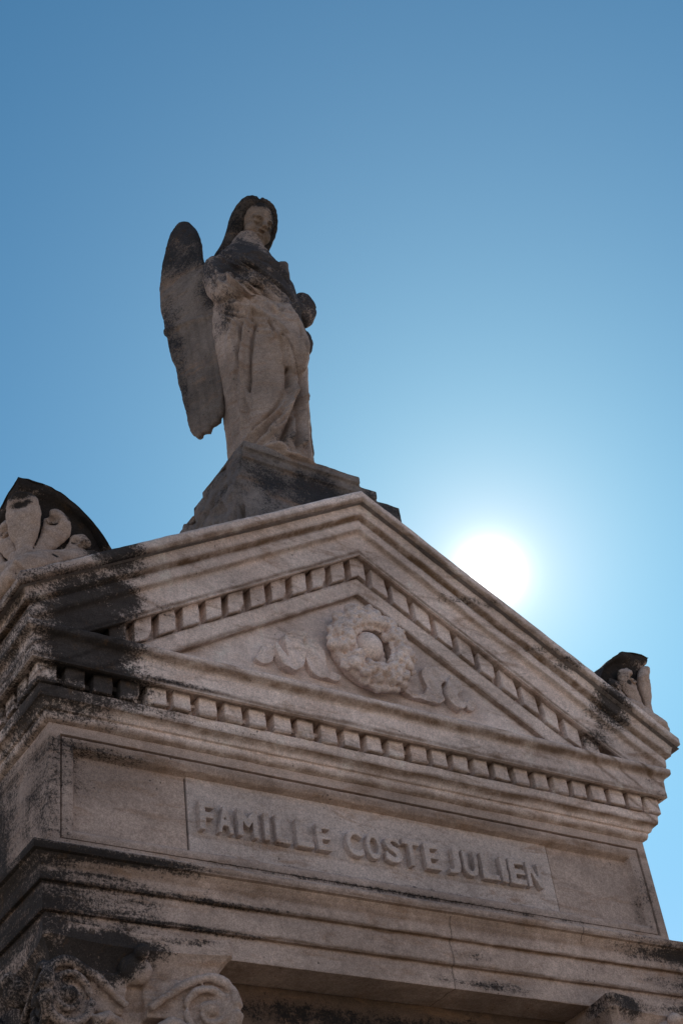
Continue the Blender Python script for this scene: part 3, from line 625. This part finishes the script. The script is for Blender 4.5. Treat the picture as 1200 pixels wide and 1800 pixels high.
# ------------------------------------------------------------------ the angel
ST = tag(empty('angel_statue', (-.13, .15, 5.11)), 'grey lichen-stained stone angel with long hair, draped robe and folded wings, on the gable peak', 'statue')
rings = [ # z, left x, right x, y centre, ry
    (5.10, -.312, -.012, .150, .158), (5.20, -.310, -.012, .148, .158), (5.32, -.312, -.008, .145, .153), (5.45, -.320, .000, .140, .157), (5.60, -.332, .010, .135, .163), (5.75, -.342, .024, .135, .167), (5.88, -.346, .034, .135, .160),
    (6.00, -.338, .036, .140, .145), (6.10, -.336, .040, .142, .142), (6.20, -.335, .032, .145, .134), (6.27, -.325, .012, .150, .122), (6.33, -.298, -.014, .152, .103), (6.385, -.262, -.038, .150, .082), (6.43, -.235, -.070, .145, .066), (6.49, -.205, -.100, .140, .058)]
R_ = smooth_path(rings, 7); NA = 120; rows = []
for q in R_:
    z, xl, xr, yc, ry = q; cx = (xl + xr) / 2; rx = (xr - xl) / 2; row = []
    for j in range(NA + 1):
        a = 2 * math.pi * j / NA; e_ = .88 if z < 6.2 else .95
        ca, sa = math.cos(a), math.sin(a); row.append((cx + rx * math.copysign(abs(ca) ** e_, ca), yc + ry * math.copysign(abs(sa) ** e_, sa), z))
    rows.append(row)
V, F = grid(rows); F += [tuple(range(NA)), tuple((len(rows) - 1) * (NA + 1) + i for i in range(NA))]
body = [(V, F)]
body.append(ball((-.135, .01, 5.74), .115, 12, (.95, .8, 1.9)))         # thigh and knee pushed forward under the cloth
body.append(ball((-.225, .060, 6.175), .078, 10, (1, .8, .9)))                 # chest
body.append(ball((-.110, .070, 6.165), .070, 10, (1, .8, .9)))
# right arm (her right) close along the side, forearm across the waist under the cloak
body.append(tube(smooth_path([(-.305, .15, 6.24), (-.328, .13, 6.13), (-.325, .09, 6.02), (-.30, .02, 5.99), (-.22, -.02, 6.01)], 4), [x for x in np.interp(np.linspace(0, 1, 17), [0, .25, .5, .75, 1], [.062, .06, .058, .05, .04])], 12))
# left arm: upper arm, elbow wrapped in the cloak, hand raised
body.append(tube(smooth_path([(-.03, .15, 6.21), (.030, .15, 6.17), (.075, .155, 6.13)], 4), .050, 12))
body.append(tube(smooth_path([(.070, .16, 6.255), (.092, .16, 6.235), (.103, .16, 6.19), (.098, .16, 6.145), (.088, .16, 6.10)], 5), [x for x in np.interp(np.linspace(0, 1, 21), [0, .25, .5, .8, 1], [.030, .052, .062, .052, .03])], 12))
body.append(tube(smooth_path([(.085, .15, 6.03), (.088, .15, 5.98), (.080, .15, 5.92), (.068, .15, 5.87)], 4), [x for x in np.interp(np.linspace(0, 1, 13), [0, .4, 1], [.022, .034, .014])], 10))
#body.append(tube(smooth_path([(.065, .15, 6.27), (.045, .15, 6.34), (.028, .15, 6.41), (.018, .15, 6.455)], 4), [x for x in np.interp(np.linspace(0, 1, 13), [0, .5, 1], [.026, .021, .018])], 10))
# hem and foot on the pedestal
body.append(ball((-.235, .005, 5.13), .045, 8, (1.1, 1.2, .5))); body.append(ball((-.02, .05, 5.12), .045, 8, (1.2, 1.1, .4))); body.append(ball((-.16, .04, 5.11), .05, 8, (2.6, 1.6, .30)))
bm_ = remesh(body, .0055, 3)
# drapery: ridges (+) and valleys (-) carved into the front; (x, z) read on the plane y = .15, swept along (K1, K2) per metre of depth
FOLDS = [   # depth, width, curve
    (0.0090, 0.0110, [(-0.269, 6.199), (-0.192, 6.153), (-0.098, 6.116), (-0.058, 6.079)]),
    (-0.0080, 0.0090, [(-0.249, 6.245), (-0.165, 6.209), (-0.071, 6.167), (-0.022, 6.110)]),
    (0.0080, 0.0110, [(-0.228, 6.298), (-0.135, 6.266), (-0.038, 6.219), (0.020, 6.141), (0.052, 6.035)]),
    (-0.0080, 0.0090, [(-0.184, 6.335), (-0.084, 6.310), (0.010, 6.253), (0.062, 6.161), (0.076, 6.046)]),
    (0.0090, 0.0090, [(0.040, 6.172), (0.075, 6.087), (0.086, 6.016), (0.076, 5.910), (0.056, 5.706)]),
    (-0.0100, 0.0090, [(0.019, 6.158), (0.051, 6.069), (0.061, 5.971), (0.046, 5.798)]),
    (0.0060, 0.0120, [(-0.308, 6.138), (-0.262, 6.057), (-0.199, 6.020), (-0.091, 6.030), (-0.016, 5.970)]),
    (0.0120, 0.0100, [(-0.069, 5.925), (-0.024, 5.892), (-0.007, 5.834), (-0.011, 5.677), (-0.044, 5.555), (-0.085, 5.462), (-0.146, 5.360)]),
    (-0.0140, 0.0100, [(-0.035, 5.941), (-0.004, 5.881), (0.011, 5.799), (0.004, 5.652), (-0.030, 5.514), (-0.080, 5.389), (-0.113, 5.318)]),
    (-0.0120, 0.0100, [(-0.030, 5.749), (-0.045, 5.632), (-0.084, 5.538), (-0.151, 5.436), (-0.236, 5.329)]),
    (0.0100, 0.0090, [(-0.320, 5.205), (-0.238, 5.314), (-0.147, 5.425), (-0.079, 5.540), (-0.038, 5.647)]),
    (-0.0090, 0.0080, [(-0.265, 5.232), (-0.191, 5.337), (-0.117, 5.425), (-0.067, 5.505)]),
    (0.0080, 0.0090, [(-0.218, 5.264), (-0.148, 5.342), (-0.075, 5.436), (-0.043, 5.540)]),
    (0.0110, 0.0090, [(-0.174, 6.004), (-0.204, 5.900), (-0.226, 5.776), (-0.249, 5.578), (-0.263, 5.391), (-0.296, 5.234)]),
    (-0.0110, 0.0090, [(-0.150, 5.968), (-0.179, 5.862), (-0.200, 5.724), (-0.220, 5.559)]),
    (-0.0100, 0.0090, [(-0.217, 5.937), (-0.247, 5.799), (-0.266, 5.663), (-0.285, 5.502), (-0.301, 5.318)]),
    (0.0100, 0.0090, [(-0.251, 5.931), (-0.282, 5.815), (-0.306, 5.677), (-0.316, 5.549), (-0.316, 5.429), (-0.318, 5.283)]),
    (-0.0100, 0.0090, [(-0.280, 5.931), (-0.319, 5.767), (-0.337, 5.633), (-0.336, 5.511), (-0.331, 5.394), (-0.333, 5.277)]),
    (0.0080, 0.0080, [(-0.290, 5.993), (-0.329, 5.859), (-0.347, 5.722), (-0.347, 5.597), (-0.344, 5.477)]),
    (-0.0060, 0.0080, [(-0.343, 5.918), (-0.358, 5.781), (-0.360, 5.623)]),
    (0.0090, 0.0100, [(-0.355, 5.962), (-0.300, 6.005), (-0.225, 6.021), (-0.156, 6.019)]),
    (-0.0090, 0.0080, [(-0.358, 5.924), (-0.292, 5.968), (-0.218, 5.976), (-0.165, 5.981)]),
    (0.0110, 0.0090, [(0.047, 5.948), (0.036, 5.761), (0.015, 5.563), (-0.007, 5.343)]),
    (-0.0110, 0.0080, [(0.011, 5.751), (-0.003, 5.587), (-0.020, 5.427), (-0.030, 5.320)]),
    (0.0090, 0.0080, [(-0.024, 5.609), (-0.034, 5.482), (-0.054, 5.355)]),
    (-0.0080, 0.0070, [(0.064, 5.839), (0.045, 5.638), (0.010, 5.349)]),
    (0.0070, 0.0070, [(0.074, 5.811), (0.059, 5.643), (0.024, 5.385)]),
    (-0.0090, 0.0090, [(-0.093, 6.001), (-0.076, 5.959), (-0.058, 5.927)]),
    (-0.0060, 0.0090, [(-0.357, 6.182), (-0.327, 6.128), (-0.319, 6.030)]),
    (0.0060, 0.0080, [(-0.330, 6.239), (-0.302, 6.175), (-0.294, 6.076)]),
    (-0.0060, 0.0070, [(-0.165, 6.396), (-0.109, 6.396), (-0.052, 6.403), (-0.000, 6.364), (0.036, 6.309)]),
    (0.0060, 0.0070, [(-0.135, 6.419), (-0.072, 6.430), (-0.018, 6.406), (0.027, 6.348)]),
    (-0.0100, 0.0080, [(-0.087, 5.327), (-0.068, 5.409), (-0.043, 5.494)]),
]
FP = []
for amp, wd, pts in FOLDS:
    q = np.array(smooth_path(pts, 8)); FP.append((amp, wd, q))
co = np.array([v.co[:] for v in bm_.vertices]); nm = np.array([v.normal[:] for v in bm_.vertices])
# the folds were cut looking up at the figure: shear the reading plane accordingly
k2 = .95 + (co[:, 2] - 5.2) * .37
px = co[:, 0] - .68 * (co[:, 1] - .15); pz = co[:, 2] - k2 * (co[:, 1] - .15)
disp = np.zeros(len(co))
for amp, wd, q in FP:
    d = np.full(len(co), 9.0)
    for a, b2 in zip(q[:-1], q[1:]):
        ab = b2 - a; t = np.clip(((px - a[0]) * ab[0] + (pz - a[1]) * ab[1]) / (ab @ ab + 1e-12), 0, 1)
        d = np.minimum(d, np.hypot(px - a[0] - t * ab[0], pz - a[1] - t * ab[1]))
    endf = 1.0
    disp += 2.5 * amp * np.exp(-(d / (wd * .82)) ** 2) * endf
front = np.clip((-.05 - nm[:, 1]) / .5, 0, 1)
# fine pleats: diagonal across the breast, vertical down the sides of the skirt
def nz_(x, z, f): return np.array([noise.noise(Vector((a * f, 3.3, b2 * f))) for a, b2 in zip(x, z)])
nw = nz_(px, pz, 7.0)
def sm(x, a, b2): t = np.clip((x - a) / (b2 - a), 0, 1); return t * t * (3 - 2 * t)
sd = px * .494 + pz * .869
chest = sm(pz, 6.00, 6.10) * (1 - sm(pz, 6.34, 6.42)) * sm(px, -.34, -.24) * (1 - sm(px, -.02, .03))
disp += chest * (.0085 * (1 - 2 * np.abs(np.sin(math.pi * (sd / .050 + nw * .55)))) )
skl = (1 - sm(px, -.235, -.20)) * (1 - sm(pz, 5.95, 6.02)); skr = sm(px, -.065, -.035) * (1 - sm(pz, 5.85, 5.95)) * sm(pz, 5.18, 5.24)
disp += (skl + skr) * (.0080 * (1 - 2 * np.abs(np.sin(math.pi * (px / .036 + pz * .8 + nw * .5)))))
hip = sm(pz, 5.86, 5.92) * (1 - sm(pz, 6.02, 6.08)) * (1 - sm(px, -.10, -.05))
disp += hip * (.006 * (1 - 2 * np.abs(np.sin(math.pi * ((pz - .25 * px) / .034 + nw * .8)))))
disp *= front * (1 - sm(nm[:, 0], .42, .72)) * sm(co[:, 2], 5.14, 5.20)
# soft vertical pleats all round the back and sides
ang = np.arctan2(co[:, 1] - .15, co[:, 0] + .15); disp += np.where(co[:, 2] < 6.0, 1, 0) * (1 - front) * .004 * np.sin(ang * 17 + co[:, 2] * 2)
co2 = co + nm * disp[:, None]
bm_.vertices.foreach_set('co', co2.ravel()); bm_.update()
wear(bm_, .0028, 22, .0016, 90, 6.0)
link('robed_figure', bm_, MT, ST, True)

# head, bowed towards the visitor below
HC = Vector((-.118, .13, 6.572)); HR = Matrix.Rotation(math.radians(6), 3, 'Z') @ Matrix.Rotation(math.radians(4), 3, 'Y') @ Matrix.Rotation(math.radians(32), 3, 'X')
hp = []
def hb(c, r, sq=(1, 1, 1), n=10):
    V, F = ball(c, r, n, sq); hp.append(([tuple(HC + HR @ Vector(v)) for v in V], F))
def ht(P_, rad, n=8):
    V, F = tube(P_, rad, n); hp.append(([tuple(HC + HR @ Vector(v)) for v in V], F))
hb((0, .012, .022), .098, (.82, 1, 1.08), 14); hb((0, -.034, -.055), .060, (.95, .92, 1.15), 12); hb((0, -.070, -.100), .022, (1.15, 1, .9))
hb((.034, -.058, -.040), .030, (1, .9, 1.1)); hb((-.034, -.058, -.040), .030, (1, .9, 1.1))
ht([(0, -.084, .020), (0, -.098, .0), (0, -.110, -.022), (0, -.104, -.036)], [.008, .010, .0145, .010]); hb((.011, -.096, -.031), .008); hb((-.011, -.096, -.031), .008)
for s in (1, -1):
    ht([(s * .008, -.089, .020), (s * .028, -.088, .026), (s * .052, -.070, .018)], [.009, .010, .008]); hb((s * .031, -.076, .002), .0125, (1.2, .9, .8))
ht([(-.024, -.078, -.058), (-.010, -.091, -.053), (0, -.092, -.055), (.010, -.091, -.053), (.024, -.078, -.058)], [.004, .0065, .006, .0065, .004])
ht([(-.020, -.078, -.066), (0, -.089, -.070), (.020, -.078, -.066)], [.004, .0085, .004])
ps_n = tube([(-.135, .150, 6.40), (-.128, .138, 6.47), (-.118, .135, 6.54)], [.052, .047, .052], 14)
hp.append(ps_n)
hm = remesh(hp, .0038, 2)
EYES = [HC + HR @ Vector((s * .031, -.088, .009)) for s in (1, -1)]
push(hm, lambda c, n: -.004 * sum(math.exp(-((c - e_).length / .011) ** 2) for e_ in EYES))
wear(hm, .0022, 26, .0012, 90, 1.0)
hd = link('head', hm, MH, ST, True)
hs = [ball((-.110, .165, 6.625), .102, 14, (.94, .95, 1.04))]
def hair(P_, rad): hs.append(tube(smooth_path(P_, 5), [x for x in np.interp(np.linspace(0, 1, (len(P_) - 1) * 5 + 1), np.linspace(0, 1, len(rad)), rad)], 12))
hair([(-.128, .066, 6.672), (-.165, .074, 6.650), (-.196, .115, 6.59), (-.214, .150, 6.49), (-.236, .165, 6.41), (-.268, .172, 6.34), (-.296, .175, 6.29)], [.030, .036, .036, .036, .038, .036, .024])
hair([(-.122, .062, 6.672), (-.070, .068, 6.655), (-.038, .110, 6.60), (-.052, .155, 6.52), (-.066, .175, 6.45), (-.072, .18, 6.39)], [.030, .034, .030, .028, .026, .022])
hair([(-.13, .20, 6.58), (-.14, .22, 6.46), (-.15, .22, 6.35), (-.15, .22, 6.22)], [.08, .085, .09, .06])
hmesh = remesh(hs, .005, 3)
push(hmesh, lambda c, n: .0007 * math.sin(math.atan2(c.x + .11, c.y - .1) * 26 + c.z * 18 + 2 * noise.noise(c * 9)))
wear(hmesh, .0016, 14, .0008, 80, 2.0)
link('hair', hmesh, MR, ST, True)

# wings, folded and swept back
WO = [(.070, 6.612), (.040, 6.570), (.024, 6.46), (.018, 6.36), (-.01, 6.26), (-.03, 6.15), (-.04, 5.85), (-.035, 5.60), (-.010, 5.425), (.012, 5.40), (.034, 5.392), (.050, 5.372), (.070, 5.382), (.082, 5.368), (.110, 5.375), (.134, 5.42), (.150, 5.565), (.188, 5.821), (.213, 6.05), (.229, 6.179), (.216, 6.347), (.164, 6.535), (.110, 6.618)]
def wing(p0, dr, sx, th=1.0):
    q = smooth_path(WO + [WO[0]], 3)[:-1]; n_ = Vector((-dr[1], dr[0], 0)) * sx
    cx_ = sum(a[0] for a in q) / len(q)
    rows = []
    for t, ins in ((-.030, .75), (-.026, .92), (-.016, 1), (.016, 1), (.026, .92), (.030, .75)):
        row = []
        for a, z in q:
            mid = (.09 + a * 0); aa = mid + (a - mid) * (ins if ins == 1 else (1 - (1 - ins) * .5)); zz = 6.0 + (z - 6.0) * (1 - (1 - ins) * .08)
            tt = th * t * (1.15 - .55 * max(0, min(1, (6.4 - zz) / 1.0)))
            bend = .10 * (aa - .02) ** 2 * 3
            row.append(Vector((p0[0] + dr[0] * aa, p0[1] + dr[1] * aa, zz)) + n_ * (tt - bend))
        row.append(row[0]); rows.append([tuple(r) for r in row])
    V, F = grid(rows); m_ = len(rows[0]); F += [tuple(range(m_ - 1)), tuple((len(rows) - 1) * m_ + i for i in range(m_ - 1))]
    bm = bmesh.new(); me0 = fix(mesh(V, F)); me = remesh([([v.co[:] for v in me0.vertices], [tuple(p.vertices) for p in me0.polygons])], .0065, 3)
    def ffn(c, n):
        a = (c.x - p0[0]) * dr[0] + (c.y - p0[1]) * dr[1]; z = c.z; d = 0
        if z < 5.98:      # long flight feathers below, short coverts above
            for k in range(5):
                x = -.005 + k * .042 + (z - 5.4) * (.02 + .028 * k / 4); d -= .0065 * math.exp(-((a - x) / .006) ** 2)
        return d + .009 * math.exp(-((z - 5.985 - .25 * (a - .1)) / .012) ** 2)
    push(me, ffn)
    wear(me, .005, 14, .0016, 80, 5.5 + sx)
    return me
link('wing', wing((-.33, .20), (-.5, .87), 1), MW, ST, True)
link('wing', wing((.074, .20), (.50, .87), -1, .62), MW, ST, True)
